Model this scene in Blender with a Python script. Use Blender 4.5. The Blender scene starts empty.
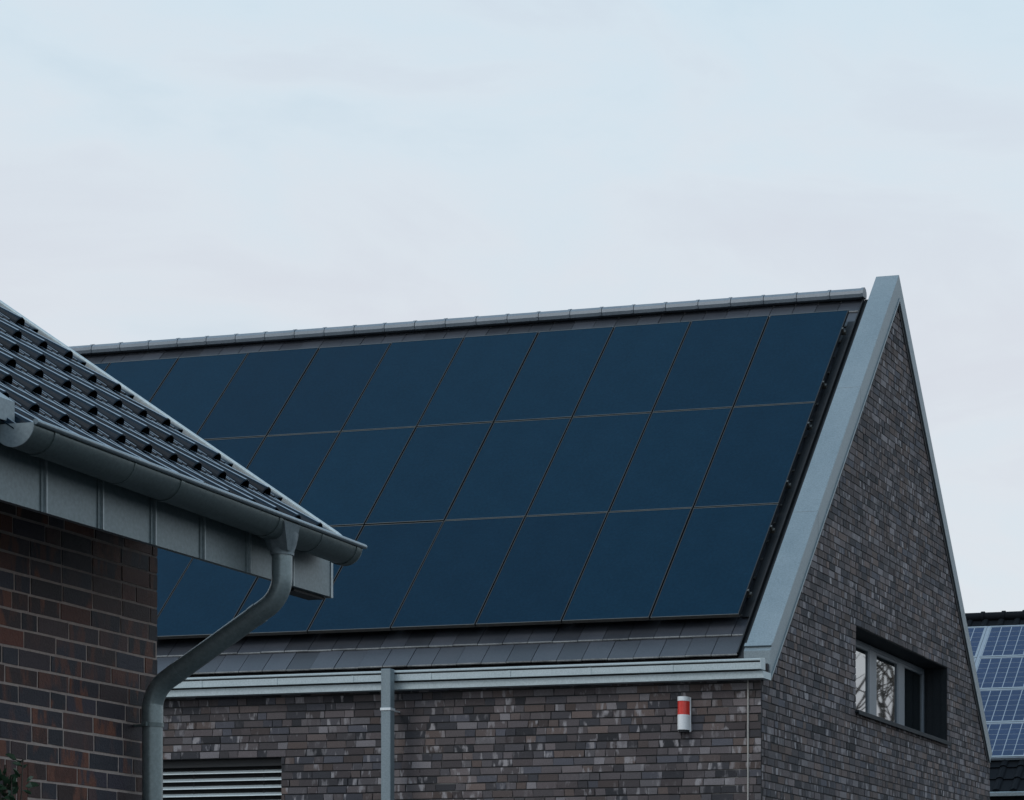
import bpy, math, random
from mathutils import Vector, Matrix
random.seed(11)
R = math.radians
scene = bpy.context.scene
col = scene.collection

# ------------------------------------------------------------------ helpers
class MB:
    """collects faces; build() links them as ONE mesh object"""
    def __init__(s):
        s.v = []; s.f = []; s.m = []; s.sm = []; s.t = []
    def face(s, pts, mi=0, smooth=False, tone=(0.5, 0.5, 0.5)):
        b = len(s.v); s.v.extend([tuple(p) for p in pts])
        s.f.append(tuple(range(b, b + len(pts)))); s.m.append(mi); s.sm.append(smooth); s.t.append(tone)
    def idx(s, verts, faces, mi=0, smooth=False, tone=(0.5, 0.5, 0.5)):
        b = len(s.v); s.v.extend([tuple(p) for p in verts])
        for f in faces:
            s.f.append(tuple(b + i for i in f)); s.m.append(mi); s.sm.append(smooth); s.t.append(tone)
    def box(s, x0, x1, y0, y1, z0, z1, mi=0, tone=(0.5, 0.5, 0.5), M=None):
        P = [Vector((x, y, z)) for z in (z0, z1) for y in (y0, y1) for x in (x0, x1)]
        if M is not None: P = [M @ p for p in P]
        s.idx(P, [(0, 2, 3, 1), (4, 5, 7, 6), (0, 1, 5, 4), (2, 6, 7, 3), (0, 4, 6, 2), (1, 3, 7, 5)], mi, False, tone)
    def bbox(s, x0, x1, y0, y1, z0, z1, b=.004, mi=0, M=None):
        """box with chamfered vertical+horizontal edges (24 vertices)"""
        vs = []; 
        def ad(p):
            p = Vector(p); vs.append(M @ p if M is not None else p); return len(vs) - 1
        C = {}
        for i, (x, sx) in enumerate(((x0, 1), (x1, -1))):
            for j, (y, sy) in enumerate(((y0, 1), (y1, -1))):
                for k, (z, sz) in enumerate(((z0, 1), (z1, -1))):
                    C[i, j, k, 0] = ad((x, y + sy*b, z + sz*b))
                    C[i, j, k, 1] = ad((x + sx*b, y, z + sz*b))
                    C[i, j, k, 2] = ad((x + sx*b, y + sy*b, z))
        fs = []
        for a in range(3):
            o = [q for q in range(3) if q != a]
            for e in (0, 1):
                q = []
                for (p, r) in ((0, 0), (1, 0), (1, 1), (0, 1)):
                    k = [0, 0, 0]; k[a] = e; k[o[0]] = p; k[o[1]] = r; q.append(C[k[0], k[1], k[2], a])
                flip = (e == 0) ^ (a == 1)
                fs.append(tuple(q[::-1]) if flip else tuple(q))
        for a in range(3):
            o = [q for q in range(3) if q != a]
            for p in (0, 1):
                for r in (0, 1):
                    k0 = [0, 0, 0]; k0[a] = 0; k0[o[0]] = p; k0[o[1]] = r
                    k1 = list(k0); k1[a] = 1
                    fs.append((C[(*k0, o[0])], C[(*k1, o[0])], C[(*k1, o[1])], C[(*k0, o[1])]))
        for i in (0, 1):
            for j in (0, 1):
                for k in (0, 1):
                    fs.append((C[i, j, k, 0], C[i, j, k, 1], C[i, j, k, 2]))
        s.idx(vs, fs, mi)
    def tube(s, path, r, n=20, mi=0, cap=True, up=Vector((0, 1, 0)), closed=True, a0=0, a1=2*math.pi):
        path = [Vector(p) for p in path]; rings = []
        for i, p in enumerate(path):
            t = (path[min(i+1, len(path)-1)] - path[max(i-1, 0)]).normalized()
            a = up.cross(t)
            if a.length < 1e-4: a = Vector((1, 0, 0)).cross(t)
            a.normalize(); b = t.cross(a)
            rr = r[i] if isinstance(r, (list, tuple)) else r
            rings.append([p + (a*math.cos(a0+(a1-a0)*k/n) + b*math.sin(a0+(a1-a0)*k/n))*rr for k in range(n if closed else n+1)])
        m = len(rings[0]); V = [q for g in rings for q in g]; F = []
        for i in range(len(rings)-1):
            for k in range(m if closed else m-1):
                k2 = (k+1) % m
                F.append((i*m+k, i*m+k2, (i+1)*m+k2, (i+1)*m+k))
        s.idx(V, F, mi, True)
        if cap and closed:
            s.face(rings[0][::-1], mi); s.face(rings[-1], mi)
    def extrude(s, prof, axis, a, b, mi=0, smooth=False, cap=True):
        """closed 2D profile swept straight; axis 'x': prof=(y,z); 'y': prof=(x,z)"""
        def P(p, t): return (t, p[0], p[1]) if axis == 'x' else (p[0], t, p[1])
        n = len(prof)
        s.idx([P(p, a) for p in prof] + [P(p, b) for p in prof], [(i, (i+1) % n, n+(i+1) % n, n+i) for i in range(n)], mi, smooth)
        if cap: s.face([P(p, a) for p in prof][::-1], mi); s.face([P(p, b) for p in prof], mi)
    def build(s, name, mats, parent=None):
        me = bpy.data.meshes.new(name)
        me.from_pydata(s.v, [], s.f)
        if not isinstance(mats, (list, tuple)): mats = [mats]
        for m in mats: me.materials.append(m)
        me.polygons.foreach_set('material_index', s.m)
        me.polygons.foreach_set('use_smooth', s.sm)
        at = me.attributes.new('tone', 'FLOAT_COLOR', 'CORNER')
        buf = []
        for f, t in zip(s.f, s.t): buf.extend([t[0], t[1], t[2], 1.0] * len(f))
        at.data.foreach_set('color', buf)
        me.update()
        o = bpy.data.objects.new(name, me); col.objects.link(o)
        if parent is not None: o.parent = parent
        return o

def tag(o, label=None, cat=None, group=None, kind=None):
    if label: o['label'] = label
    if cat: o['category'] = cat
    if group: o['group'] = group
    if kind: o['kind'] = kind
    return o
def empty(name, loc, rot=(0, 0, 0)):
    o = bpy.data.objects.new(name, None); o.location = loc; o.rotation_euler = rot
    o.empty_display_size = .2; col.objects.link(o); return o
def adopt(root, *objs):
    """world-space meshes become parts of root without moving"""
    M = Matrix.LocRotScale(root.location, root.rotation_euler, None).inverted()
    for o in objs:
        o.data.transform(M); o.parent = root

# ------------------------------------------------------------------ materials
def mat(name):
    m = bpy.data.materials.new(name); m.use_nodes = True
    nt = m.node_tree; b = nt.nodes['Principled BSDF']
    return m, nt, b
def N(nt, t, **kw):
    n = nt.nodes.new(t)
    for k, v in kw.items():
        if k in n.inputs.keys() if hasattr(n.inputs, 'keys') else False: n.inputs[k].default_value = v
        else: setattr(n, k, v)
    return n
def noise(nt, scale, detail=4, rough=.6, stretch=None, coord='Object'):
    tc = nt.nodes.new('ShaderNodeTexCoord'); n = nt.nodes.new('ShaderNodeTexNoise')
    n.inputs['Scale'].default_value = scale; n.inputs['Detail'].default_value = detail; n.inputs['Roughness'].default_value = rough
    mp = nt.nodes.new('ShaderNodeMapping'); nt.links.new(tc.outputs[coord], mp.inputs[0])
    if stretch: mp.inputs['Scale'].default_value = stretch
    nt.links.new(mp.outputs[0], n.inputs['Vector']); return n
def ramp(nt, src, stops, interp='LINEAR'):
    r = nt.nodes.new('ShaderNodeValToRGB'); e = r.color_ramp.elements; r.color_ramp.interpolation = interp
    while len(e) > 1: e.remove(e[-1])
    e[0].position = stops[0][0]; e[0].color = (*stops[0][1], 1)
    for p, c in stops[1:]:
        x = e.new(p); x.color = (*c, 1)
    nt.links.new(src, r.inputs[0]); return r
def mix(nt, fac, a, b, mode='MIX'):
    m = nt.nodes.new('ShaderNodeMix'); m.data_type = 'RGBA'; m.blend_type = mode
    for sck, val in ((0, fac), (6, a), (7, b)):
        if hasattr(val, 'is_output') or isinstance(val, bpy.types.NodeSocket): nt.links.new(val, m.inputs[sck])
        else: m.inputs[sck].default_value = val if sck == 0 else (*val, 1)
    return m.outputs[2]
def bump(nt, b, src, strength, dist=.01):
    n = nt.nodes.new('ShaderNodeBump'); n.inputs['Strength'].default_value = strength; n.inputs['Distance'].default_value = dist
    nt.links.new(src, n.inputs['Height']); nt.links.new(n.outputs[0], b.inputs['Normal'])

def simple(name, c1, c2, scale=3, rough=.5, metal=0, rv=.1, bs=.1, stretch=None, spec=None, fine=60):
    m, nt, b = mat(name)
    n = noise(nt, scale, 6, .65, stretch); f = noise(nt, fine, 3, .6)
    r = ramp(nt, n.outputs[0], [(.3, c1), (.7, c2)])
    o = mix(nt, .25, r.outputs[0], ramp(nt, f.outputs[0], [(.3, tuple(x*.6 for x in c1)), (.7, tuple(min(1, x*1.4) for x in c2))]).outputs[0])
    nt.links.new(o, b.inputs['Base Color'])
    rr = nt.nodes.new('ShaderNodeMapRange'); rr.inputs[3].default_value = rough-rv; rr.inputs[4].default_value = rough+rv
    nt.links.new(n.outputs[0], rr.inputs[0]); nt.links.new(rr.outputs[0], b.inputs['Roughness'])
    b.inputs['Metallic'].default_value = metal
    if spec is not None: b.inputs['Specular IOR Level'].default_value = spec
    if bs: bump(nt, b, f.outputs[0], bs, .003)
    return m

def brick_mat(name, palette, streak, streak_lo, rough=.75, flash=None):
    m, nt, b = mat(name)
    at = nt.nodes.new('ShaderNodeAttribute'); at.attribute_name = 'tone'
    sep = nt.nodes.new('ShaderNodeSeparateColor'); nt.links.new(at.outputs['Color'], sep.inputs[0])
    k = len(palette)
    base = ramp(nt, sep.outputs[0], [(i/k, c) for i, c in enumerate(palette)], 'CONSTANT').outputs[0]
    # per brick brightness
    mr = nt.nodes.new('ShaderNodeMapRange'); mr.inputs[3].default_value = .62; mr.inputs[4].default_value = 1.35
    nt.links.new(sep.outputs[1], mr.inputs[0])
    cb = nt.nodes.new('ShaderNodeCombineColor')
    for i in range(3): nt.links.new(mr.outputs[0], cb.inputs[i])
    base = mix(nt, 1.0, base, cb.outputs[0], 'MULTIPLY')
    # pale or scorched patches running over part of a brick, different on each brick
    tc = nt.nodes.new('ShaderNodeTexCoord'); ad = nt.nodes.new('ShaderNodeVectorMath'); ad.operation = 'ADD'
    sc = nt.nodes.new('ShaderNodeVectorMath'); sc.operation = 'SCALE'; sc.inputs['Scale'].default_value = 40
    nt.links.new(at.outputs['Color'], sc.inputs[0]); nt.links.new(tc.outputs['Object'], ad.inputs[0]); nt.links.new(sc.outputs[0], ad.inputs[1])
    mp = nt.nodes.new('ShaderNodeMapping'); mp.inputs['Scale'].default_value = (1, 1, .35); nt.links.new(ad.outputs[0], mp.inputs[0])
    nz = nt.nodes.new('ShaderNodeTexNoise'); nz.inputs['Scale'].default_value = 13; nz.inputs['Detail'].default_value = 3; nt.links.new(mp.outputs[0], nz.inputs['Vector'])
    fac = ramp(nt, nz.outputs[0], [(streak_lo, (0, 0, 0)), (streak_lo+.1, (1, 1, 1))]).outputs[0]
    gate = ramp(nt, sep.outputs[2], [(.25, (0, 0, 0)), (.9, (1, 1, 1))]).outputs[0]
    fac = mix(nt, 1.0, fac, gate, 'MULTIPLY')
    base = mix(nt, fac, base, streak)
    big = noise(nt, .55, 3, .5); 
    base = mix(nt, .3, base, mix(nt, 1.0, base, ramp(nt, big.outputs[0], [(.3, (.5, .55, .6)), (.7, (1.3, 1.25, 1.2))]).outputs[0], 'MULTIPLY'))
    fn = noise(nt, 90, 5, .7)
    base = mix(nt, .45, base, mix(nt, 1.0, base, ramp(nt, fn.outputs[0], [(.3, (.45, .45, .45)), (.7, (1.5, 1.5, 1.5))]).outputs[0], 'MULTIPLY'))
    nt.links.new(base, b.inputs['Base Color']); b.inputs['Roughness'].default_value = rough
    b.inputs['Specular IOR Level'].default_value = .3
    bump(nt, b, fn.outputs[0], .5, .006)
    return m

M_brick = brick_mat('dark_clinker_brick', [(.110, .086, .082), (.090, .074, .076), (.076, .070, .077), (.122, .092, .084), (.098, .082, .084), (.078, .077, .091), (.042, .041, .047), (.130, .110, .112), (.100, .086, .090), (.175, .160, .168), (.086, .077, .082)], (.31, .29, .30), .55)
M_brick_near = brick_mat('plum_clinker_brick', [(.032, .027, .038), (.037, .028, .034), (.052, .027, .025), (.029, .030, .043), (.045, .029, .031), (.024, .025, .034), (.105, .036, .024), (.034, .032, .044)], (.150, .055, .033), .49, .6)
M_mortar = simple('dark_mortar', (.025, .024, .024), (.055, .052, .050), 8, .9, 0, .05, .4)
def _mort():
    m, nt, b = mat('stained_mortar')
    n = noise(nt, 1.1, 5, .6); r = ramp(nt, n.outputs[0], [(.40, (.020, .021, .024)), (.62, (.045, .043, .043)), (.70, (.20, .19, .185))])
    nt.links.new(r.outputs[0], b.inputs['Base Color']); b.inputs['Roughness'].default_value = .9; return m
M_mortar = _mort()
M_mortar_near = simple('pale_mortar', (.29, .235, .215), (.39, .33, .30), 12, .9, 0, .05, .4)
M_zinc = simple('weathered_zinc', (.165, .21, .232), (.26, .31, .335), .9, .48, .35, .12, .12, (1, 1, .35))
M_zinc_pipe = simple('old_zinc_pipe', (.16, .205, .215), (.22, .27, .28), 2.5, .36, .5, .1, .1)
M_zinc_rim = simple('polished_rim', (.20, .25, .28), (.27, .32, .35), 2.5, .3, .6, .08, .05)
M_zinc_fascia2 = simple('verge_sheet', (.30, .32, .32), (.40, .42, .42), 3, .5, .1, .1, .1)
M_white_metal = simple('bright_clamp', (.65, .7, .72), (.72, .76, .78), 4, .3, .3, .05, 0)
M_zinc_seam = simple('lit_seam_edge', (.24, .29, .31), (.31, .36, .38), 2.5, .35, .4, .08, .05)  # lighter than the cladding: lit face of the seam folds put into the colour
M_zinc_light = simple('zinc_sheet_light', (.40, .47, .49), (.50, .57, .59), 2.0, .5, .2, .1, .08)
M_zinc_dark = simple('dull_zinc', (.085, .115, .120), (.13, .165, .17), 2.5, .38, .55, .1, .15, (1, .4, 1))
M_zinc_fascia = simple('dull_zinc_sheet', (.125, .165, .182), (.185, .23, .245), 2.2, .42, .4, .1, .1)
M_tile = simple('anthracite_clay_tile', (.036, .042, .053), (.060, .065, .078), 1.8, .40, 0, .1, .25, None, .6)
def toned(m, lo, hi):
    nt = m.node_tree; b = nt.nodes['Principled BSDF']; l = b.inputs['Base Color'].links[0]; src = l.from_socket
    at = nt.nodes.new('ShaderNodeAttribute'); at.attribute_name = 'tone'; sp = nt.nodes.new('ShaderNodeSeparateColor'); nt.links.new(at.outputs['Color'], sp.inputs[0])
    r = ramp(nt, sp.outputs[0], [(0, (lo,)*3), (1, (hi,)*3)])
    nt.links.new(mix(nt, 1.0, src, r.outputs[0], 'MULTIPLY'), b.inputs['Base Color'])
toned(M_tile, .62, 1.15)
M_edge = simple('pale_tile_edge', (.03, .035, .04), (.34, .35, .35), 3.6, .5, 0, .1, .2)  # tail edges paler than the tile faces, in patches
M_tile_far = simple('black_far_tile', (.003, .005, .008), (.007, .009, .012), 3, .75, 0, .1, .2, None, .12)
M_ridge = simple('ridge_clay_tile', (.125, .155, .185), (.195, .230, .265), 2.5, .38, 0, .1, .2, None, .7)
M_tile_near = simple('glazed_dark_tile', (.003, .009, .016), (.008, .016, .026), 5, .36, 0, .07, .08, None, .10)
M_rib = simple('painted_rib_highlight', (.12, .16, .20), (.22, .27, .32), 9, .3, 0, .08, .05, None, .5)  # highlight lines along ribs and rolls, painted as a lighter base colour
toned(M_tile_near, .7, 1.4)
M_black = simple('black_sheet', (.008, .009, .011), (.014, .016, .019), 4, .6)
M_under = simple('roof_underlay', (.012, .012, .014), (.02, .02, .022), 4, .9)
M_frame = simple('anodised_frame', (.075, .080, .080), (.130, .120, .105), 6, .4, .5, .08, 0)
M_rail = simple('aluminium_rail', (.30, .32, .34), (.4, .42, .44), 6, .4, .8, .08, 0)
M_winframe = simple('grey_window_frame', (.115, .145, .175), (.145, .175, .205), 4, .4, .1, .08, 0)
M_sill = simple('dark_sill', (.014, .018, .022), (.022, .027, .032), 4, .65, 0, .08, .05, None, .2)
M_white = simple('white_plastic', (.80, .82, .83), (.86, .87, .88), 5, .35, 0, .05, 0)
M_red = simple('red_lens', (.62, .035, .025), (.72, .05, .035), 5, .25, 0, .05, 0)
M_blind = simple('blind_slat_metal', (.38, .44, .46), (.46, .52, .54), 2, .4, .3, .05, 0)
M_joint = simple('pale_sealant', (.33, .31, .29), (.42, .40, .37), 9, .8)
M_ground = simple('paving', (.035, .036, .036), (.06, .06, .058), .6, .85)
M_bark = simple('bark', (.045, .036, .03), (.09, .075, .06), 9, .85, 0, .05, .4)
M_leaf = simple('dark_leaf', (.022, .05, .03), (.05, .10, .055), 14, .4, 0, .1, .1)
M_backsheet = simple('white_backsheet', (.24, .29, .35), (.28, .33, .39), 4, .3, 0, .05, 0)

def glass_panel(name, c1, c2, rough, ior):
    m, nt, b = mat(name)
    a = noise(nt, 2.1, 7, .7, coord='Object'); f = noise(nt, 26, 5, .75)
    oi = nt.nodes.new('ShaderNodeObjectInfo')
    c = ramp(nt, a.outputs[0], [(.3, c1), (.7, c2)]).outputs[0]
    c = mix(nt, .6, c, mix(nt, 1, c, ramp(nt, f.outputs[0], [(.3, (.6, .65, .7)), (.7, (1.4, 1.35, 1.3))]).outputs[0], 'MULTIPLY'))
    v = ramp(nt, oi.outputs['Random'], [(0, (.88, .9, .92)), (1, (1.12, 1.1, 1.08))]).outputs[0]
    c = mix(nt, 1, c, v, 'MULTIPLY')
    nt.links.new(c, b.inputs['Base Color'])
    mr = nt.nodes.new('ShaderNodeMapRange'); mr.inputs[3].default_value = rough-.08; mr.inputs[4].default_value = rough+.1
    nt.links.new(a.outputs[0], mr.inputs[0]); nt.links.new(mr.outputs[0], b.inputs['Roughness'])
    b.inputs['IOR'].default_value = ior
    return m
M_pv = glass_panel('matt_blue_black_glass', (.0022, .0205, .042), (.0045, .0265, .052), .42, 1.13)
M_cell = glass_panel('polycrystalline_cell', (.012, .030, .080), (.020, .042, .105), .25, 1.35)
M_glass, nt, b = mat('window_glass')
b.inputs['Base Color'].default_value = (.006, .010, .012, 1); b.inputs['Roughness'].default_value = .02; b.inputs['IOR'].default_value = 5.5

# ------------------------------------------------------------------ brickwork
COURSE = 1/12.0
def brickwork(mb, O, U, Nn, spans, z0, rows, lj=.011, vj=None, proud=.012, back=.1, ratio=.35, jit=.0055, unit=(.24, .115), offset=None, zc=0):
    """courses of bricks on a vertical face. O origin (x,y,0); U horizontal dir; Nn outward normal; spans(za,zb)->[(u0,u1)]"""
    O = Vector(O); U = Vector(U); Nn = Vector(Nn); Z = Vector((0, 0, 1))
    M = Matrix((U, Nn, Z)).transposed().to_4x4(); M.translation = O
    for r in range(rows):
        za = z0 + r*COURSE; zb = za + COURSE
        for (u0, u1) in spans(za, zb):
            if u1-u0 < .02: continue
            mb.box(u0, u1, -back, 0, za, zb, 1, M=M)
            u = u0 - random.random()*.2
            while u < u1:
                L = unit[0] if random.random() > ratio else unit[1]
                a = max(u, u0+.001); e = min(u+L, u1-.001)
                if e-a > .03:
                    j = lambda s=jit: random.uniform(-s, s)
                    p = proud + j(min(.004, proud*.3)); t = (random.random(), random.random(), random.random())
                    h = lj/2; hv = (lj if vj is None else vj)/2
                    x0, x1 = a+hv-h, e-hv+h
                    if vj is None: x0, x1 = a, e
                    zz0 = za+h; zz1 = zb-h
                    q = [(x0+j(), zz0+j(.002)), (x1+j(), zz0+j(.002)), (x1+j(), zz1+j(.002)), (x0+j(), zz1+j(.002))]
                    if a == u0+.001: q[0] = (u0, q[0][1]); q[3] = (u0, q[3][1])
                    if e == u1-.001: q[1] = (u1, q[1][1]); q[2] = (u1, q[2][1])
                    tl = [j(min(.0015, proud*.15)) for _ in range(4)]
                    F = [M @ Vector((q[i][0], p+tl[i], q[i][1])) for i in range(4)]
                    B = [M @ Vector((q[i][0], -.002, q[i][1])) for i in range(4)]
                    mb.idx(F+B, [(0, 1, 2, 3), (0, 4, 5, 1), (1, 5, 6, 2), (2, 6, 7, 3), (3, 7, 4, 0)], 0, False, t)
                u += L + lj

# ------------------------------------------------------------------ MAIN HOUSE
AL = R(47.066); TA = math.tan(AL)
TR = Vector((-9.148, 29.65, 9.901))            # top right corner of the panel field
GX = -8.655                                    # gable brick face (with bricks)
WY = 24.93                                     # front brick face
XL = -22.2
APY, APZ = 30.114, 10.415                      # top edge of the coping at the apex
BA = math.atan((10.415-4.792)/(35.029-30.114)) # back slope
DN = Vector((0, -math.cos(AL), -math.sin(AL))); NR = Vector((0, -math.sin(AL), math.cos(AL)))
house = empty('brick_house', (-15, 28, 0))
tag(house, 'dark clinker brick house with steep roof full of solar panels and grey gable coping', 'house')

def slopeM(al, top, flip=False):
    """local x = world x, local y = up the slope, local z = normal"""
    if not flip: return Matrix(((1, 0, 0, top[0]), (0, math.cos(al), -math.sin(al), top[1]), (0, math.sin(al), math.cos(al), top[2]), (0, 0, 0, 1)))
    return Matrix(((-1, 0, 0, top[0]), (0, -math.cos(al), math.sin(al), top[1]), (0, math.sin(al), math.cos(al), top[2]), (0, 0, 0, 1)))
MS = slopeM(AL, (0, TR.y, TR.z))               # y=0 at the top of the panel field, z=0 on panel glass

# window opening in the gable
WY0, WY1, WZ0, WZ1 = 28.33, 32.55, 4.788, 5.788
WD = .345
# gable wall
def gspan(za, zb):
    # coping underside hides the stepped ends: keep bricks 9 cm below the coping top plane
    c = .07
    ya = max(24.955, APY - (APZ - zb)/TA + c/math.sin(AL)*1.0 + .02)
    yb = min(34.92, APY + (APZ - zb)/math.tan(BA) - c/math.sin(BA)*1.0)
    if yb-ya < .05: return []
    if zb > WZ0+.01 and za < WZ1-.01: return [(ya, WY0), (WY1, yb)]
    return [(ya, yb)]
zc0 = WZ0 - 57*COURSE
mb = MB()
gnotes = lambda za, zb: [(a, b) for a, b in gspan(za, zb)]
brickwork(mb, (GX-.012, 0, 0), (0, 1, 0), (1, 0, 0), gnotes, zc0, 124, back=.20, ratio=.55, proud=.008, lj=.0125, unit=(.215, .100))
gable = mb.build('gable_wall', [M_brick, M_mortar])
# metal lining of the opening: jambs and head
mb = MB()
mb.box(GX-.02-WD-.1, GX-.02, WY1-.006, WY1+.05, WZ0, WZ1)
mb.box(GX-.02-WD-.1, GX-.02, WY0-.05, WY0+.006, WZ0, WZ1)
mb.box(GX-.02-WD-.1, GX-.02, WY0-.05, WY1+.05, WZ1-.006, WZ1+.05)
for q in (.09, .19, .28): mb.box(GX-q-.012, GX-q, WY1-.012, WY1-.006, WZ0, WZ1-.006)
reveal = mb.build('window_reveal', M_sill)
# front wall with blind opening
BX1, BX0, BZ1, BZ0 = -14.287, -17.0, 4.068, 1.2
def fspan(za, zb):
    a, b = XL, GX-.0125
    if zb > BZ0+.01 and za < BZ1-.01: return [(a, BX0), (BX1, b)]
    return [(a, b)]
fz0 = BZ1 - 49*COURSE
mb = MB()
brickwork(mb, (0, WY+.012, 0), (1, 0, 0), (0, -1, 0), fspan, fz0, 58, back=.12, vj=.006, proud=.009, lj=.014, ratio=.46, unit=(.225, .105))
front = mb.build('front_wall', [M_brick, M_mortar])
mb = MB()   # reveal of the blind opening
brickwork(mb, (BX1, WY+.02, 0), (0, 1, 0), (-1, 0, 0), lambda a, b: [(0, .3)], BZ0, 34, back=.1, proud=.006, jit=.001)
mb.box(BX0, BX1, WY+.02, WY+.3, BZ1+.001, BZ1+.05, 1)
fr = mb.build('opening_reveal', [M_brick, M_mortar])
# rear and far walls
def plain_brick():
    m, nt, b = mat('rear_brick'); t = nt.nodes.new('ShaderNodeTexBrick'); tc = nt.nodes.new('ShaderNodeTexCoord')
    t.inputs['Scale'].default_value = 2; t.inputs['Color1'].default_value = (.09, .075, .075, 1); t.inputs['Color2'].default_value = (.05, .05, .056, 1); t.inputs['Mortar'].default_value = (.04, .04, .04, 1)
    t.inputs['Brick Width'].default_value = .5; t.inputs['Row Height'].default_value = .166; t.inputs['Mortar Size'].default_value = .015
    mp = nt.nodes.new('ShaderNodeMapping'); mp.inputs['Rotation'].default_value = (R(90), 0, 0)
    nt.links.new(tc.outputs['Object'], mp.inputs[0]); nt.links.new(mp.outputs[0], t.inputs['Vector']); nt.links.new(t.outputs[0], b.inputs['Base Color']); b.inputs['Roughness'].default_value = .8
    return m
M_plain = plain_brick()
mb = MB(); mb.box(XL, GX-.22, 34.70, 34.92, 0, 4.9)
rear = mb.build('rear_wall', M_plain)
mb = MB(); mb.extrude([(25.05, 0), (34.7, 0), (34.7, 4.9), (30.1, 10.1), (25.05, 4.75)], 'x', XL, XL+.2)
farg = mb.build('far_gable_wall', M_plain)
adopt(house, gable, reveal, front, fr, rear, farg)

# roof: boarding, tiles, ridge caps
TOFF = -.150        # tile tail top relative to panel glass plane
XR = -9.090         # right end of the tiles
mb = MB()
mb.box(XL-.1, -8.95, -6.42, .50, TOFF-.12, TOFF-.06, M=MS)
bt = slopeM(BA, (0, APY, APZ-.36), True)
mb.box(8.95, -(XL-.1), -6.9, .02, -.1, -.04, M=bt)
under = mb.build('roof_boarding', M_under)
mb = MB()
tw = .30; cl = .331
def flat_tile(mb, x, s, w, Mx, L=.42, z=TOFF):
    # y runs up the slope; tail at -s
    y0, y1 = -s, -s+L; j = random.uniform(-.003, .003); t = .022
    zt = z + random.uniform(-.0035, .0035); zh = zt-.030
    g = .0035; tn = (random.random(),)*3
    P = [(x+g, y0+j, zt-t), (x+w-g, y0+j, zt-t), (x+w-g, y0+j, zt-.008), (x+g, y0+j, zt-.008),
         (x+g, y0+.009+j, zt), (x+w-g, y0+.009+j, zt), (x+g, y1, zh), (x+w-g, y1, zh), (x+g, y1, zh-t), (x+w-g, y1, zh-t)]
    P = [Mx @ Vector(p) for p in P]
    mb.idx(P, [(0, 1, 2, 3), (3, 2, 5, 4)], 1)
    mb.idx(P, [(4, 5, 7, 6), (0, 3, 4, 6, 8), (1, 9, 7, 5, 2), (0, 8, 9, 1)], 0, False, tn)
k = 0; s = 6.425
while s > -.60:
    x = XR - tw*(1 if k % 2 == 0 else .5)
    first = True
    if k % 2: flat_tile(mb, XR-tw*.5, s, tw*.5, MS, L=min(.42, s+.62))
    while x > XL+.2:
        w = tw
        if not (k % 2) and first: pass
        x0 = x if not (k % 2) else x - tw
        flat_tile(mb, x0, s, tw, MS, L=min(.42, s+.62)); x -= tw; first = False
    s -= cl; k += 1
s = 6.6; k = 0
while s > .1:                                  # rear slope
    x = 9.035 + (k % 2)*.15
    while x < -XL-.2:
        flat_tile(mb, x, s, tw, bt, L=min(.42, s), z=0.02); x += tw
    s -= cl; k += 1
tiles = mb.build('roof_tiles', [M_tile, M_edge])
mb = MB()
cz = 10.276-.081; cy = 30.06
x = XR+.019; n = 0
while x > XL+.1:
    L = .44
    for seg, (xa, xb, rr) in enumerate(((x-L+.008, x-.03, .079), (x-.03, x, .082))):
        prof = []
        for a in (-38, -8, 22, 55, 90, 125, 158, 188, 218):
            prof.append((cy - rr*1.05*math.cos(R(a)), cz + rr*math.sin(R(a))+ (-.0 if seg else -.004)))
        mb.extrude(prof, 'x', xa, xb)
    x -= L
ridge = mb.build('ridge_tiles', M_ridge)
# metal verge channel between tiles and coping
mb = MB()
mb.box(XR+.004, -8.945, -6.45, .50, TOFF-.05, TOFF-.035, M=MS)
mb.box(-9.185, XR+.012, -5.80, -.05, TOFF-.01, TOFF+.008, M=MS); mb.box(XR-.004, XR+.010, -6.42, .45, TOFF-.05, TOFF+.020, M=MS); mb.box(-8.965, -8.945, -6.42, .45, TOFF-.05, TOFF+.06, M=MS)
verge = mb.build('verge_channel', M_black)
# coping
mb = MB()
cxa, cxb = -8.938, -8.640
s_ap = (APY-TR.y)/math.cos(AL)                 # slope coordinate of apex
def nz(al, y, z, d): return (y - d*math.sin(al), z + d*math.cos(al))
f0 = (25.165, APZ-(APY-25.165)*TA); b0 = (34.99, 4.838)
th = .215
# apex in section: outer + inner offset lines
inn = (APY+.01, APZ - th/math.cos(AL)*1.0)
fi = (f0[0], f0[1]-th/math.cos(AL)); bi = (b0[0]-th*math.sin(BA), b0[1]-th*math.cos(BA))
for (P0, P1, P2, P3) in ((f0, (APY, APZ), inn, fi), ((APY, APZ), b0, bi, inn)):
    fr_ = lambda t, A, B: (A[0]+(B[0]-A[0])*t, A[1]+(B[1]-A[1])*t)
    parts = 3
    for i in range(parts):
        t0, t1 = i/parts, (i+1)/parts
        g = .0006
        q = [fr_(t0+(g if i else 0), P0, P1), fr_(t1-(g if i < parts-1 else 0), P0, P1), fr_(t1-(g if i < parts-1 else 0), P3, P2), fr_(t0+(g if i else 0), P3, P2)]
        mb.extrude(q, 'x', cxa, cxb)
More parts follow.
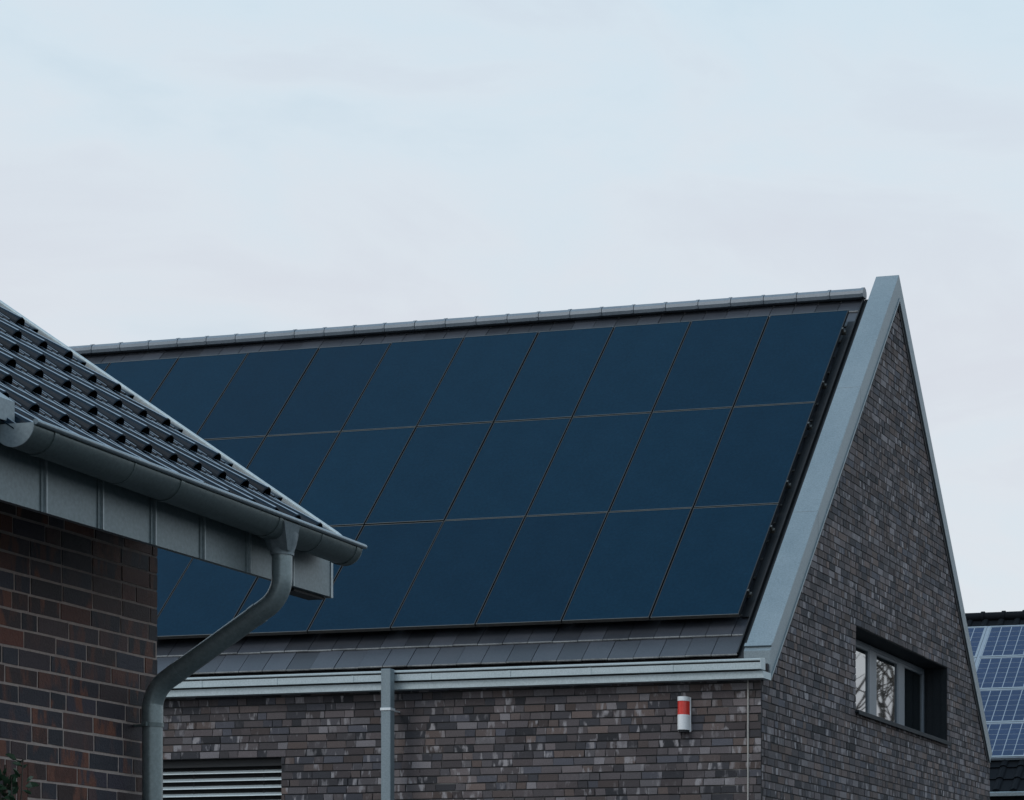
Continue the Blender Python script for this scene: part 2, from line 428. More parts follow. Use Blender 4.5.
# folded drip edge along the brick side, a little proud
for (P0, P1, P2, P3) in ((f0, (APY, APZ), inn, fi), ((APY, APZ), b0, bi, inn)):
    l = lambda A, B, t: (A[0]+(B[0]-A[0])*t, A[1]+(B[1]-A[1])*t)
    mb.extrude([l(P0, P3, .90), l(P1, P2, .90), l(P1, P2, 1.02), l(P0, P3, 1.02)], 'x', cxb-.001, cxb+.010)
l = lambda A, B, t: (A[0]+(B[0]-A[0])*t, A[1]+(B[1]-A[1])*t)
P0, P1, P2, P3 = (APY, APZ), b0, bi, inn
mb.extrude([l(P0, P3, 1.02), l(P1, P2, 1.02), l(P1, P2, 1.30), l(P0, P3, 1.30)], 'x', GX-.02, GX+.006, 1)  # black strip standing in for the shadow between rear coping and brick
coping = mb.build('gable_coping', [M_zinc, M_black])
# the end flashing fold at the foot of the coping
mb = MB()
mb.box(cxa-.004, cxb+.004, -6.520, -6.470, .020, .036, M=MS)
fold = mb.build('coping_fold', M_zinc)
# fascia and box gutter
mb = MB()
mb.box(XL-.1, -8.583, 24.775, 24.9165, 4.757, 4.830)
mb.box(-8.641, -8.583, 24.9165, 25.02, 4.757, 4.830)
mb.box(XL-.1, -8.66, 24.865, 25.05, 4.832, 4.97, 1)
fascia = mb.build('fascia_board', [M_zinc_light, M_black])
mb = MB()
mb.extrude([(24.73, 4.846), (24.86, 4.846), (24.86, 4.975), (24.85, 4.975), (24.85, 4.856), (24.74, 4.856), (24.74, 4.916), (24.73, 4.916)], 'x', XL-.1, -8.598)
mb.extrude([(24.716, 4.936), (24.722, 4.930), (24.742, 4.930), (24.742, 4.952), (24.722, 4.954), (24.716, 4.950)], 'x', XL-.1, -8.598)
mb.box(XL-.1, -8.598, 24.737, 24.742, 4.90, 4.94, 1)
mb.box(-8.5978, -8.590, 24.713, 24.86, 4.844, 4.958)
x = -9.6
while x > XL:
    mb.box(x, x+.03, 24.724, 24.7299, 4.844, 4.917); x -= .93
gut = mb.build('box_gutter', [M_zinc_light, M_black])
# rectangular downpipe
mb = MB()
px0, px1 = -12.895, -12.783
mb.bbox(px0, px1, 24.60, 24.70, 0.1, 4.965, .005)
dp = mb.build('downpipe', M_zinc)
mb = MB(); mb.bbox(px0-.006, px1+.006, 24.590, 24.706, 4.512, 4.542, .003); mb.box(px0+.03, px0+.06, 24.706, 24.93, 4.52, 4.535)
cl1 = mb.build('pipe_clamp', M_white_metal)
mb = MB(); mb.box(-8.812, -8.799, 24.9165, 24.94, .1, 4.76)
jo = mb.build('expansion_joint', M_joint)
adopt(house, under, tiles, ridge, verge, coping, fold, fascia, gut, dp, jo)
adopt(house, cl1)
bpy.context.view_layer.update()
cl1.parent = dp
# gable window
GPX = GX-.0-WD+.02
def winframe(mb, y0, y1, z0, z1, w, x0, x1, b=.004):
    mb.bbox(x0, x1, y0, y0+w, z0, z1, b); mb.bbox(x0, x1, y1-w, y1, z0, z1, b)
    mb.bbox(x0, x1, y0+w, y1-w, z1-w, z1, b); mb.bbox(x0, x1, y0+w, y1-w, z0, z0+w, b)
wf = MB(); winframe(wf, WY0+.01, WY1-.01, WZ0, WZ1-.014, .055, GPX-.06, GPX)

for (a, c) in ((29.94, 30.25), (31.25, 31.54)): wf.bbox(GPX-.05, GPX+.004, a, c, WZ0+.055, WZ1-.069, .004)
# sash frames and glass, one sash per light
sashes = []
for (a, c) in ((WY0+.065, 28.98), (29.04, 29.94), (30.25, 31.25), (31.54, WY1-.065)):
    m1 = MB(); winframe(m1, a, c, WZ0+.055, WZ1-.069, .035, GPX-.040, GPX-.002, .003)
    m2 = MB(); m2.box(GPX-.030, GPX-.020, a+.03, c-.03, WZ0+.085, WZ1-.099)
    sashes.append((m1.build('sash', M_winframe), m2.build('window_pane', M_glass)))
wf.bbox(GPX-.05, GPX+.004, 28.98, 29.04, WZ0+.055, WZ1-.069, .004)
win = wf.build('window', M_winframe)
sl = MB(); sl.bbox(GX-WD-.0, GX+.045, WY0-.03, WY1+.03, WZ0-.038, WZ0-.004, .004); sl.box(GX+.03, GX+.046, WY0-.03, WY1+.03, WZ0-.055, WZ0-.03)
sill = sl.build('window_sill', M_sill)
adopt(house, win, sill)
for a, c in sashes:
    adopt(house, a, c)
bpy.context.view_layer.update()
for a, c in sashes: a.parent = win; c.parent = win
# blind in the front opening
mb = MB()
z = BZ1-.16
while z > BZ0+.1:
    pr = []
    for i in range(7):
        t = i/6; pr.append((WY+.095+.070*t, z + .040*t + .012*math.sin(math.pi*t)))
    pr2 = [(y+.001, zz-.0022) for y, zz in reversed(pr)]
    mb.extrude(pr+pr2, 'x', BX0+.03, BX1-.012, 0, True)
    z -= .0845
for xx in (BX1-.29, BX1-1.17, BX1-2.1): mb.box(xx, xx+.006, WY+.125, WY+.131, BZ0+.1, BZ1-.02, 1)
mb.box(BX0+.02, BX1-.008, WY+.085, WY+.185, BZ1-.085, BZ1-.003, 1)
mb.box(BX1-.010, BX1-.002, WY+.09, WY+.17, BZ0, BZ1-.003, 1)
mb.box(BX0, BX1, WY+.22, WY+.24, BZ0, BZ1, 1)
blind = mb.build('window_blind', [M_blind, M_black])
adopt(house, blind)

# ------------------------------------------------------------------ panels on the main roof
PW, PL = 1.04, 1.98
rowname = ('top', 'middle', 'bottom')
ordn = ['first', 'second', 'third', 'fourth', 'fifth', 'sixth', 'seventh', 'eighth', 'ninth', 'tenth', 'eleventh']
def make_pv():
    root = empty('solar_panel', (0, 0, 0), (AL, 0, 0))
    w, l, g, t, f = PW, PL, .009, .038, .009
    x0, x1, y0, y1 = g, w-g, g, l-g
    m = MB()
    for (a, b_, c, d) in ((x0, x1, y0, y0+f), (x0, x1, y1-f, y1), (x0, x0+f, y0+f, y1-f), (x1-f, x1, y0+f, y1-f)):
        m.box(a, b_, c, d, -t, .0025, 0 if (b_-a) > .5 else 1)
    fr = m.build('frame', [M_frame, M_black], root)
    m = MB(); m.box(x0+f, x1-f, y0+f, y1-f, -.008, 0)
    m.build('glass', M_pv, root); return root
pv0 = make_pv(); first = True
def copy_tree(o, parent=None):
    c = o.copy(); col.objects.link(c); c.parent = parent
    for ch in list(o.children): copy_tree(ch, c)
    return c
for r in range(3):
    for c in range(11):
        o = pv0 if first else copy_tree(pv0); first = False
        s = (r+1)*PL
        o.location = MS @ Vector((TR.x - (c+1)*PW, -s, random.uniform(-.002, .002)))
        o.rotation_euler = (AL + random.uniform(-.0012, .0012), random.uniform(-.0012, .0012), 0)
        tag(o, 'dark blue solar panel in the %s row, %s column counted from the gable coping' % (rowname[r], ordn[c]), 'solar panel', 'solar panels on the steep main roof')
mf = empty('mounting_frame', MS @ Vector((TR.x-5.7, -3*PL, -.1)))
parts = []
for r in range(3):
    for q in (.42, 1.56):
        m = MB(); m.box(TR.x-11*PW-.05, TR.x+.030, -(r*PL+q)-.02, -(r*PL+q)+.02, -.085, -.042, M=MS)
        m.box(TR.x-.006, TR.x+.012, -(r*PL+q)-.015, -(r*PL+q)+.015, -.042, .004, M=MS)
        parts.append(m.build('rail', M_frame))
adopt(mf, *parts)
tag(mf, 'metal rails under the dark blue panels, clamped ends showing beside the gable coping', 'mounting frame')

# ------------------------------------------------------------------ alarm light on the front wall
al = empty('alarm_light', (-9.512, WY, 4.407))
def halfcyl(m, z0, z1, rx, ry, mi=0, n=20, y=0):
    p = [(rx*math.cos(math.pi*i/n), -ry*math.sin(math.pi*i/n)-y) for i in range(n+1)]
    m.idx([(a, b, z0) for a, b in p]+[(a, b, z1) for a, b in p], [(i, n+1+i, n+2+i, i+1) for i in range(n)], mi, True)
    m.face([(a, b, z0) for a, b in p], mi); m.face([(a, b, z1) for a, b in p][::-1], mi)
m = MB(); m.bbox(-.070, .070, -.03, .0, -.185, .185, .006); m.build('back_plate', M_white, al)
m = MB(); halfcyl(m, -.165, -.005, .066, .10, 0, y=.03); m.build('housing', M_white, al)
m = MB(); halfcyl(m, .140, .186, .066, .10, 0, y=.03); m.build('top_cap', M_white, al)
m = MB(); halfcyl(m, -.004, .139, .064, .097, 0, y=.03); m.build('red_lens', M_red, al)
m = MB(); halfcyl(m, -.188, -.166, .058, .085, 0, y=.03); m.build('sounder_grille', M_black, al)
tag(al, 'small red and white alarm light mounted on the dark brick front wall', 'alarm light')

# ------------------------------------------------------------------ NEAR HOUSE
near = empty('brick_house', (-10, 8, 0))
tag(near, 'plum brick house in the left foreground with ribbed tiled roof and round gutter', 'house')
NX = -6.885; NY = 10.85
SZ = 2.607+.0055
def nspan(za, zb):
    if zb < SZ+.01 and za > SZ-3*COURSE-.01: return [(9.815, NY)]
    return [(2.0, NY)]
mb = MB()
nz0 = SZ - 31*COURSE
brickwork(mb, (NX-.012, 0, 0), (0, 1, 0), (1, 0, 0), nspan, nz0, 31+14, lj=.0125, ratio=.20, jit=.0012, back=.2, proud=.0035, unit=(.226, .107))
# soldier course over the opening
u = 9.815-.004
M = Matrix(((0, 1, 0, NX-.012), (1, 0, 0, 0), (0, 0, 1, 0), (0, 0, 0, 1)))
mb.box(2.0, 9.815, -.2, 0, SZ-3*COURSE, SZ, 1, M=M)
while u > 2.1:
    t = (random.random(), random.random(), random.random())
    mb.box(u-.0700, u-.0, -.002, .005+random.uniform(-.001, .001), SZ-3*COURSE+.006, SZ-.006, 0, t, M=M); u -= .0833
nw = mb.build('side_wall', [M_brick_near, M_mortar_near])
mb = MB()
mb.box(-14.0, NX-.215, NY-.2, NY, 0, 3.8)
mb.box(-14.2, -14.0, 2.0, NY, 0, 3.8); mb.box(-14.0, NX-.215, 2.0, 2.2, 0, 3.8)
mb.extrude([(-14.0, 3.8), (NX-.215, 3.8), (-10.44, 6.4)], 'y', NY-.2, NY)
ng = mb.build('gable_wall', M_plain)
# roof
NB = math.atan(.666)
FT = Vector((-6.071, 0, 3.837))
def NR_(s, y, h): return Vector((FT.x - s*math.cos(NB) + h*math.sin(NB), y, FT.z + s*math.sin(NB) + h*math.cos(NB)))
PIT = .2075; YC0 = 10.965; GA = .3335
def prof(k_):
    """profile across one tile around the roll centre: (t, height, is_roll)"""
    P = []
    for t, h in ((-.1037, 0), (-.090, 0), (-.083, .015), (-.080, .017), (-.077, .015), (-.070, 0), (-.050, 0)):
        P.append((t, h, 0))
    for i in range(9):
        a = math.pi*i/8; P.append((-.036*math.cos(a)*(.55+.45*min(1, k_)), .038*math.sin(a)*k_, 1))
    for t, h in ((.050, 0), (.070, 0), (.077, .015), (.080, .017), (.083, .015), (.090, 0), (.1037, 0)):
        P.append((t, h, 0))
    return P
mb = MB()
ncol = 20; nrow = 15
for r in range(nrow):
    for c in range(ncol):
        yc = YC0 - c*PIT
        if r == 0 and yc < 8.62: continue
        s0 = r*GA - .0; s1 = s0 + .40
        jt = random.uniform(-.003, .003); jh = random.uniform(-.0015, .0015)
        tail = prof(1.28); head = prof(.30)
        if c == 0:
            tail = tail[:-1] + [(.1037, .012, 0), (.125, .020, 0), (.150, .022, 0), (.152, -.004, 0)]; head = head[:-1] + [(.1037, .0, 0), (.125, .0, 0), (.150, .0, 0), (.152, -.012, 0)]
        n = len(tail); V = []
        for (pr, s, off) in ((tail, s0+jt, .006+jh), (tail, s0+jt+.006, .008+jh), (head, s1, 0)):
            for (t, h, q) in pr: V.append(NR_(s, yc+t, h+off-.045))
        for (pr, s, off) in ((tail, s0+jt, .008+jh), (head, s1, 0)):
            for (t, h, q) in pr:
                th_ = .006 if q else .0045
                V.append(NR_(s, yc+t, h+off-th_-.045))
        F = []; FS = []; FR = []
        for i in range(n-1):
            a_, b_ = head[i], head[i+1]
            hot = (a_[2] == 0 and b_[2] == 0 and max(a_[1], b_[1]) > .0165 and a_[0] < b_[0] and a_[1] < b_[1]) or (i == 10)  # rib and roll faces that take the painted highlight
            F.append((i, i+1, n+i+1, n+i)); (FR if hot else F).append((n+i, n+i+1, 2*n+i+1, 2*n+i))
            FS.append((3*n+i, 3*n+i+1, i+1, i)); FS.append((3*n+i+1, 3*n+i, 4*n+i, 4*n+i+1))
        FS.append((0, n, 2*n, 4*n, 3*n)); FS.append((n-1, 4*n-1, 5*n-1, 3*n-1, 2*n-1))
        tn = (random.random(),)*3
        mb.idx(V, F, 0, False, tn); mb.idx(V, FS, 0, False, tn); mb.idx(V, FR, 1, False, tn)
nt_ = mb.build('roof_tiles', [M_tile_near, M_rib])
mb = MB()
q = [NR_(.21, 0, -.11), NR_(5.3, 0, -.11), NR_(5.3, 0, -.16), NR_(.21, 0, -.16)]
mb.extrude([(p.x, p.z) for p in q], 'y', 6.6, 11.19)
q2 = [(NR_(5.05, 0, -.06).x, NR_(5.05, 0, -.06).z), (-14.7, 3.95), (-14.7, 3.87), (NR_(5.05, 0, -.14).x, NR_(5.05, 0, -.14).z)]
mb.extrude(q2, 'y', 6.6, 11.19)
nu = mb.build('roof_boarding', M_under)
# verge flashing: flat channel, up-stand and round bead
mb = MB()
def strip(s0, s1, y0, y1, h0, h1, mi=0):
    V = [NR_(s, y, h) for s in (s0, s1) for y in (y0, y1) for h in (h0, h1)]
    mb.idx(V, [(0, 1, 3, 2), (4, 6, 7, 5), (0, 4, 5, 1), (2, 3, 7, 6), (0, 2, 6, 4), (1, 5, 7, 3)], mi)
strip(-.02, 5.2, 11.062, 11.175, -.068, -.062)
strip(.02, 5.2, 11.165, 11.180, -.075, -.024)
strip(.24, 5.2, 11.181, 11.186, -.19, -.030)
for i in range(1, 4): strip(i*1.35, i*1.35+.004, 11.06, 11.165, -.062, -.055)
vp = [NR_(.0, 11.183, -.022), NR_(.02, 11.183, -.020), NR_(5.2, 11.183, -.020)]
mb.tube([NR_(-.045, 11.183, -.055), NR_(-.035, 11.183, -.036), NR_(-.015, 11.183, -.025)]+vp, .0105, 14, 1)
nv = mb.build('verge_flashing', [M_zinc_fascia2, M_zinc_light])
# fascia, seams, soffit
FX = -6.221; FZ0, FZ1 = 3.548, 3.825
mb = MB()
mb.box(FX-.03, FX, 6.6, 11.352, FZ0, FZ1)
mb.box(FX-.03, FX+.004, 11.335, 11.356, FZ0-.004, FZ1, 1)
seam = 8.571
while seam < 11.2:
    mb.box(FX, FX+.006, seam-.030, seam-.008, FZ0-.002, FZ1); mb.box(FX, FX+.016, seam-.010, seam-.002, FZ0-.003, FZ1, 1)
    mb.box(FX, FX+.006, seam+.004, seam+.020, FZ0-.002, FZ1)
    seam += .3975
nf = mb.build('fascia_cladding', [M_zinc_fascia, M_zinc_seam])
mb = MB()
mb.box(NX-.0, FX-.031, 6.6, NY, 3.778, 3.79)
mb.box(-6.34, FX-.031, 11.03, 11.330, FZ0-.014, FZ0+.02, 1)
mb.extrude([(FX-.031, FZ0+.2), (FX-.031, FZ1), (NR_(5.2, 0, -.17).x, NR_(5.2, 0, -.17).z), (NR_(5.2, 0, -.35).x, NR_(5.2, 0, -.35).z)], 'y', 11.15, 11.178)
ns = mb.build('soffit', [M_sill, M_black])
# half-round gutter
GCX, GCZ, GR = -6.094, 3.824, .092
mb = MB()
def halfpipe(y0, y1, r0, th_=.004, mi=0, a0=-180, a1=0):
    n = 18; P = []
    for i in range(n+1):
        a = R(a0+(a1-a0)*i/n); P.append((GCX+r0*math.cos(a), GCZ+r0*math.sin(a)))
    for i in range(n, -1, -1):
        a = R(a0+(a1-a0)*i/n); P.append((GCX+(r0-th_)*math.cos(a), GCZ+(r0-th_)*math.sin(a)))
    m_ = len(P)
    mb.idx([(p[0], y, p[1]) for y in (y0, y1) for p in P], [(i, (i+1) % m_, m_+(i+1) % m_, m_+i) for i in range(m_)], mi, True)
    for yy, rev in ((y0, 1), (y1, 0)):
        for i in range(n):
            q = [(P[i][0], yy, P[i][1]), (P[i+1][0], yy, P[i+1][1]), (P[m_-2-i][0], yy, P[m_-2-i][1]), (P[m_-1-i][0], yy, P[m_-1-i][1])]
            mb.face(q[::-1] if rev else q, mi)
halfpipe(8.585, 11.26, GR)
mb.tube([(GCX+GR+.006, 8.585, GCZ+.004), (GCX+GR+.006, 9.9, GCZ+.003), (GCX+GR+.006, 11.275, GCZ+.001)], .0115, 14, 1)
for y in (9.28, 10.86):                        # soldered joints
    halfpipe(y, y+.012, GR+.0025, .003)
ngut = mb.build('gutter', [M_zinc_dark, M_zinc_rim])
caps = []
for y in (8.582, 11.256):                       # end caps
    mb = MB()
    P = [(GCX+(GR+.001)*math.cos(R(-180+180*i/18)), GCZ+(GR+.001)*math.sin(R(-180+180*i/18))) for i in range(19)]
    mb.face([(p[0], y-.001, p[1]) for p in P]); mb.face([(p[0], y+.004, p[1]) for p in P][::-1])
    n = 19; mb.idx([(p[0], yy, p[1]) for yy in (y-.001, y+.004) for p in P], [(i, i+1, n+i+1, n+i) for i in range(n-1)])
    caps.append(mb.build('gutter_end_cap', M_zinc))
brk = []
for y in (8.72, 9.63, 10.46, 11.20):
    mb = MB(); halfpipe(y, y+.028, GR+.004, .004); mb.box(GCX-GR-.06, GCX-GR-.004, y, y+.028, GCZ-.03, GCZ+.004)
    brk.append(mb.build('gutter_bracket', M_zinc_dark))
# outlet funnel
PY = 10.653; OX = -6.100
mb = MB(); rings = []
n = 24
for (z, rx, ry, ox) in ((3.765, .088, .094, GCX+.000), (3.735, .086, .090, GCX+.000), (3.690, .070, .072, GCX-.002), (3.655, .056, .056, OX), (3.640, .055, .055, OX)):
    rings.append([(ox+rx*math.cos(2*math.pi*k/n), PY-.045*max(0, (z-3.655)/.11)+ry*math.sin(2*math.pi*k/n), z) for k in range(n)])
rings[0] = [(x, y, z) for (x, y, z) in rings[0]]
V = [p for g in rings for p in g]
mb.idx(V, [(i*n+k, (i+1)*n+k, (i+1)*n+(k+1) % n, i*n+(k+1) % n) for i in range(4) for k in range(n)], 0, True)
mb.face(rings[0]); mb.face(rings[-1][::-1])
# front bib of the funnel: folded flat sheet hooked over the rim
bx = GCX+GR+.012
mb.idx([(bx-.004, PY-.165, 3.772), (bx-.004, PY-.020, 3.772), (OX+.055, PY-.045, 3.655), (OX+.055, PY+.020, 3.655), (bx-.1, PY+.045, 3.73), (OX-.02, PY+.055, 3.655), (bx-.1, PY-.14, 3.73), (OX-.02, PY-.055, 3.655)],
       [(0, 2, 3, 1), (1, 3, 5, 4), (6, 7, 2, 0)])
nfun = mb.build('gutter_outlet', M_zinc)
# swan-neck downpipe
def fillet(pts, rad, n=10):
    out = [Vector(pts[0])]
    for i in range(1, len(pts)-1):
        p = Vector(pts[i]); a = (Vector(pts[i-1])-p).normalized(); b_ = (Vector(pts[i+1])-p).normalized()
        ang = a.angle(b_); d = rad/math.tan(ang/2)
        p0 = p+a*d; p1 = p+b_*d; cen = p+(a+b_).normalized()*(rad/math.sin(ang/2))
        for k in range(n+1):
            t = k/n; v = (p0-cen).lerp(p1-cen, t).normalized()*rad; out.append(cen+v)
    out.append(Vector(pts[-1])); return out
LX = -6.795
mb = MB()
path = fillet([(OX, PY, 3.66), (OX, PY, 3.445), (LX, PY, 3.020), (LX, PY, .05)], .17)
mb.tube(path, .048, 32, up=Vector((0, 1, 0)))
def collar(p, d, r=.0505, L=.012):
    p = Vector(p); d = Vector(d).normalized(); mb.tube([p-d*L, p+d*L], r, 32, up=Vector((0, 1, 0)))
collar((OX, PY, 3.652), (0, 0, 1), .0515, .006)
dd = Vector((LX-OX, 0, 3.020-3.445)).normalized()
collar(Vector((OX, PY, 3.445))+dd*.155, dd, .0500, .02)
collar((LX, PY, 2.905), (0, 0, 1), .0500, .045)
collar(Vector((OX, PY, 3.445))+dd*.66, dd, .0495, .02)
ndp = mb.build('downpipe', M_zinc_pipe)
mb = MB()
mb.tube([(LX, PY, 2.862), (LX, PY, 2.842)], .053, 32)
mb.box(LX-.1, LX-.05, PY-.008, PY+.008, 2.846, 2.858); mb.box(LX-.012, LX+.012, PY-.075, PY-.05, 2.842, 2.862)
nclp = mb.build('pipe_clamp', M_zinc_dark)
# zinc box flashing beyond the near end of the gutter
mb = MB()
mb.extrude([(-6.34, 3.84), (-6.135, 3.840), (-6.135, 3.925), (-6.34, 4.06)], 'y', 7.8, 8.648)
nb = mb.build('end_flashing', M_zinc)
mb = MB(); mb.box(-6.9, FX-.2, 6.6, 6.8, FZ0+.05, 4.1)
for o in [ngut] + caps + brk:                  # the gutter falls towards its outlet end
    for v in o.data.vertices: v.co.z -= (v.co.y-8.58)*.0175
adopt(near, nw, ng, nt_, nu, nv, nf, ns, ngut, ndp, nfun, nclp, nb, *brk, *caps)
bpy.context.view_layer.update()
nclp.parent = ndp
for o in brk + caps: o.parent = ngut
nfun.parent = ngut

# ------------------------------------------------------------------ FAR HOUSE on the right
far = empty('brick_house', (-9, 45, 0))
tag(far, 'dark far house at the right edge, behind the gable, with pale gridded panels', 'house')
FA = R(39.9); FB = Vector((-9.946, 40.815, 5.308))
MF = slopeM(FA, (0, FB.y, FB.z))               # y=0 lower edge of the panels, z=0 glass
mb = MB()
for r in range(16):
    x = -14.0 + (r % 2)*.0
    while x < -8.75:
        pz = -.11
        for q0, q1, h in ((0, .10, 0), (.10, .15, .03), (.15, .20, .03), (.20, .30, 0)):
            pass
        V = []
        ys = (-.86+r*.34, -.86+r*.34+.40)
        prof_ = ((0, 0), (.16, 0), (.19, .03), (.24, .045), (.28, .03), (.30, 0))
        for yy, off in ((ys[0], .03), (ys[1], 0)):
            for (t, h) in prof_: V.append(MF @ Vector((x+t, yy, pz+h+off)))
        for (t, h) in prof_: V.append(MF @ Vector((x+t, ys[0], pz-.0)))
        n = 6
        mb.idx(V, [(i, i+1, n+i+1, n+i) for i in range(n-1)]+[(2*n+i, 2*n+i+1, i+1, i) for i in range(n-1)], 0, False)
        x += .30
ft = mb.build('roof_tiles', M_tile_far)
mb = MB(); mb.box(-14.1, -8.6, -.92, 4.75, -.17, -.125, M=MF)
rt = MF @ Vector((0, 4.70, -.12)); MFb = slopeM(FA, (0, rt.y, rt.z), True)
mb.box(8.6, 14.1, -5.8, 0, -.1, 0, M=MFb)
fu = mb.build('roof_boarding', M_under)
mb = MB(); x = -14.05; rc = MF @ Vector((0, 4.58, -.07))
ph = -10.71
x = ph - .39*8
while x < -8.7:
    mb.tube([(x, rc.y, rc.z), (x+.33, rc.y, rc.z)], .085, 14); mb.tube([(x+.33, rc.y, rc.z), (x+.39, rc.y, rc.z)], .105, 14); x += .39
frg = mb.build('ridge_tiles', M_tile_far)
mb = MB(); gp = MF @ Vector((0, -.90, -.1))
mb.extrude([(gp.y-.13, gp.z-.055), (gp.y+.02, gp.z-.055), (gp.y+.02, gp.z+.03), (gp.y-.13, gp.z+.0)], 'x', -14.1, -8.6)
fg = mb.build('gutter', M_zinc)
mb = MB(); mb.box(-13.9, -8.75, gp.y+.35, gp.y+8.4, 0, gp.z-.05)
mb.extrude([(gp.y+.4, gp.z-.05), (gp.y+8.3, gp.z-.05), (rt.y, rt.z-.35)], 'x', -13.9, -8.75)
fw = mb.build('wall', M_plain)
adopt(far, ft, fu, frg, fg, fw)
RP = 1.0395; FPW = 2.02
def make_far_panel():
    root = empty('solar_panel', (0, 0, 0), (FA, 0, 0))
    m = MB(); w, l, f = FPW, RP, .030
    x0, x1, y0, y1 = .022, w-.022, .009, l-.009
    for (a, b_, c, d) in ((x0, x1, y0, y0+f), (x0, x1, y1-f, y1), (x0, x0+f, y0+f, y1-f), (x1-f, x1, y0+f, y1-f)):
        m.box(a, b_, c, d, -.04, .003)
    m.build('frame', M_rail, root)
    m = MB(); m.box(x0+f, x1-f, y0+f, y1-f, -.02, -.004); m.build('backing_sheet', M_backsheet, root)
    m = MB(); cw = (x1-x0-2*f-.02)/10; ch = (y1-y0-2*f-.02)/6; g = .011
    for i in range(10):
        for j in range(6):
            a = x0+f+.01+i*cw; c = y0+f+.01+j*ch
            m.box(a+g*.8, a+cw-g*.8, c+g*.55, c+ch-g*.55, -.004, -.001)
    m.build('cells', M_cell, root)
    return root
fp0 = make_far_panel(); firstf = True
XS = -10.935
rn = ('lowest', 'second lowest', 'second highest', 'uppermost')
for r in range(4):
    for c in range(2):
        o = fp0 if firstf else copy_tree(fp0); firstf = False
        o.location = MF @ Vector((XS if c else XS-FPW, r*RP, 0))
        side = 'at the right edge' if c else 'left of the pale seam'
        tag(o, 'gridded blue panel on the far roof, %s row, %s' % (rn[r], side), 'solar panel', 'gridded panels on the far roof')
fm = empty('mounting_frame', MF @ Vector((XS, 0, -.05)))
ps = []
for y in (-.0, RP, 2*RP, 3*RP, 4*RP):
    m = MB(); m.box(XS-FPW-.05, XS+FPW+.05, y-.008, y+.008, -.06, -.012, M=MF); ps.append(m.build('rail', M_backsheet))
m = MB(); m.box(XS-.020, XS+.020, 0, 4*RP, -.05, -.008, M=MF); ps.append(m.build('rail', M_backsheet))
adopt(fm, *ps)
tag(fm, 'pale rails between the gridded panels of the far roof', 'mounting frame')

# ------------------------------------------------------------------ plant in the lower left corner
pl = empty('shrub', (-6.62, 9.33, 0))
random.seed(23)
mb = MB(); tips = []
for i in range(14):
    a = random.uniform(0, 6.28); top_ = Vector((random.uniform(-.14, .05), random.uniform(-.20, .10), random.uniform(2.38, 2.585)))
    p = [Vector((.05*math.cos(a), .05*math.sin(a), 0))]
    for k in range(1, 9):
        t = k/8; p.append(Vector((top_.x*t, top_.y*t, top_.z*t)) + Vector((random.uniform(-.03, .03), random.uniform(-.03, .03), 0)))
    mb.tube(p, [.012*(1-.75*k/8) for k in range(9)], 6); tips.append(p)
mb.build('stem', M_bark, pl)
mb = MB()
for p in tips:
    for k in range(3, 9):
        for _ in range(15):
            t = random.random(); b = p[k-1].lerp(p[k], t)
            d = Vector((random.uniform(-1, 1), random.uniform(-1, 1), random.uniform(-.4, .8))).normalized()
            L = random.uniform(.04, .075); w = L*.30; c0 = b+d*random.uniform(.0, .03)
            sd = d.cross(Vector((random.uniform(-1, 1), random.uniform(-1, 1), 1))).normalized(); up = sd.cross(d)*.12*L
            mb.idx([c0, c0+d*L*.35+sd*w+up, c0+d*L*.75+sd*w*.7+up, c0+d*L, c0+d*L*.75-sd*w*.7+up, c0+d*L*.35-sd*w+up, c0+d*L*.5-up],
                   [(0, 1, 6), (1, 2, 6), (2, 3, 6), (3, 4, 6), (4, 5, 6), (5, 0, 6)])
mb.build('foliage', M_leaf, pl)
tag(pl, 'dark leafy shrub tip in front of the plum brick wall, lower left corner', 'shrub')

# bare tree beyond the gable, seen as a reflection in the gable window
tr = empty('bare_tree', (-3.2, 50.0, 0))
mb = MB(); lv = MB()
def branch(p, d, L, r, dep):
    n = 5; pts = [Vector(p)]; dd_ = Vector(d)
    for k in range(n):
        dd_ = (dd_ + Vector((random.uniform(-.2, .2), random.uniform(-.2, .2), random.uniform(-.06, .16)))).normalized()
        pts.append(pts[-1]+dd_*L/n)
    mb.tube(pts, [r*(1-.45*k/n) for k in range(n+1)], 7 if dep < 3 else 4, cap=False)
    if dep >= 5: return
    for _ in range(3 if dep else 5):
        k = random.randint(2, n); a = random.uniform(0, 6.28)
        nd = (dd_*.9 + Vector((math.cos(a), math.sin(a), random.uniform(-.1, .5)))*random.uniform(.5, .9)).normalized()
        branch(pts[k], nd, L*random.uniform(.6, .78), r*.55, dep+1)
branch((0, 0, 0), (0, 0, 1), 4.2, .2, 0)
tk = mb.build('trunk', M_bark, tr)
tag(tr, 'bare branching tree mirrored in the window panes of the gable', 'tree')

# ------------------------------------------------------------------ ground
mb = MB(); n = 40
for i in range(n):
    pass
g = 900; mb.face([(-g, -g, 0), (g, -g, 0), (g, g, 0), (-g, g, 0)])
tag(mb.build('ground', M_ground), kind='structure')

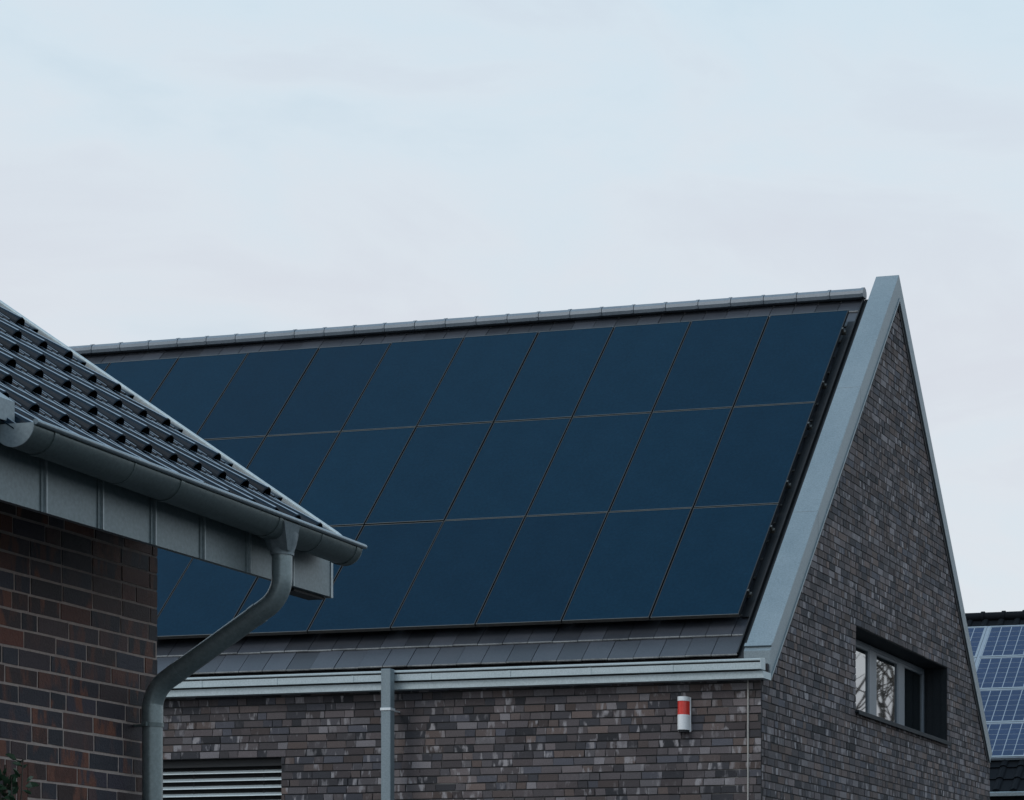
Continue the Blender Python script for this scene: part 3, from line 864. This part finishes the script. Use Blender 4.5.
# ------------------------------------------------------------------ sky
w = bpy.data.worlds.new('World'); scene.world = w; w.use_nodes = True
nt = w.node_tree; bg = nt.nodes['Background']; bg.inputs['Strength'].default_value = .1
sky = nt.nodes.new('ShaderNodeTexSky'); sky.sky_type = 'NISHITA'; sky.sun_disc = False
SUN_AZ = R(205); SUN_EL = R(42)
sky.sun_elevation = SUN_EL; sky.sun_rotation = SUN_AZ
tc = nt.nodes.new('ShaderNodeTexCoord')
mp = nt.nodes.new('ShaderNodeMapping'); mp.inputs['Scale'].default_value = (1, 1, 2.8); mp.inputs['Rotation'].default_value = (0, R(-14), 0); mp.inputs['Location'].default_value = (.35, .1, .12); nt.links.new(tc.outputs['Generated'], mp.inputs[0])
n1 = nt.nodes.new('ShaderNodeTexNoise'); n1.inputs['Scale'].default_value = 6.5; n1.inputs['Detail'].default_value = 7; n1.inputs['Roughness'].default_value = .55; n1.inputs['Distortion'].default_value = .4
nt.links.new(mp.outputs[0], n1.inputs['Vector'])
sx = nt.nodes.new('ShaderNodeSeparateXYZ'); nt.links.new(tc.outputs['Generated'], sx.inputs[0])
elev = ramp(nt, sx.outputs[2], [(0, (7.2, 7.5, 8.0)), (.15, (7.45, 7.95, 8.5)), (.25, (7.35, 7.85, 8.5)), (.31, (7.2, 8.0, 8.75)), (.37, (6.85, 7.95, 8.85)), (.45, (5.6, 7.3, 8.7)), (.7, (5.2, 7.2, 9.2)), (1, (5.2, 7.6, 10.0))])
cl_ = ramp(nt, n1.outputs[0], [(.34, (.93, .975, .985)), (.44, (.985, 1.012, 1.01)), (.52, (1.015, 1.01, 1.0)), (.58, (.99, .978, .976)), (.68, (.975, .952, .955))])
cloud = mix(nt, 1, elev.outputs[0], cl_.outputs[0], 'MULTIPLY')
fin = mix(nt, .93, sky.outputs[0], cloud)
nt.links.new(fin, bg.inputs['Color'])
sl = bpy.data.lights.new('Sun', 'SUN'); sl.energy = .9; sl.angle = R(25); sl.color = (1, .96, .92)
so = bpy.data.objects.new('Sun', sl); col.objects.link(so)
# light travels from azimuth SUN_AZ (clockwise from +Y) downwards
dirv = Vector((math.sin(SUN_AZ)*math.cos(SUN_EL), math.cos(SUN_AZ)*math.cos(SUN_EL), math.sin(SUN_EL)))
so.rotation_euler = dirv.to_track_quat('Z', 'Y').to_euler(); so.location = (0, -10, 30)

# ------------------------------------------------------------------ camera and view
cam = bpy.data.cameras.new('Camera'); co = bpy.data.objects.new('Camera', cam); col.objects.link(co)
co.location = (0, 0, 1.65); co.rotation_euler = (R(90), 0, R(14.89996))
cam.sensor_width = 36; cam.lens = 87.93; cam.shift_x = -.425194; cam.shift_y = .561384
cam.clip_start = .1; cam.clip_end = 3000
scene.camera = co
scene.view_settings.view_transform = 'Standard'; scene.view_settings.look = 'None'
scene.view_settings.exposure = 0; scene.view_settings.gamma = 1
scene.view_settings.use_curve_mapping = False
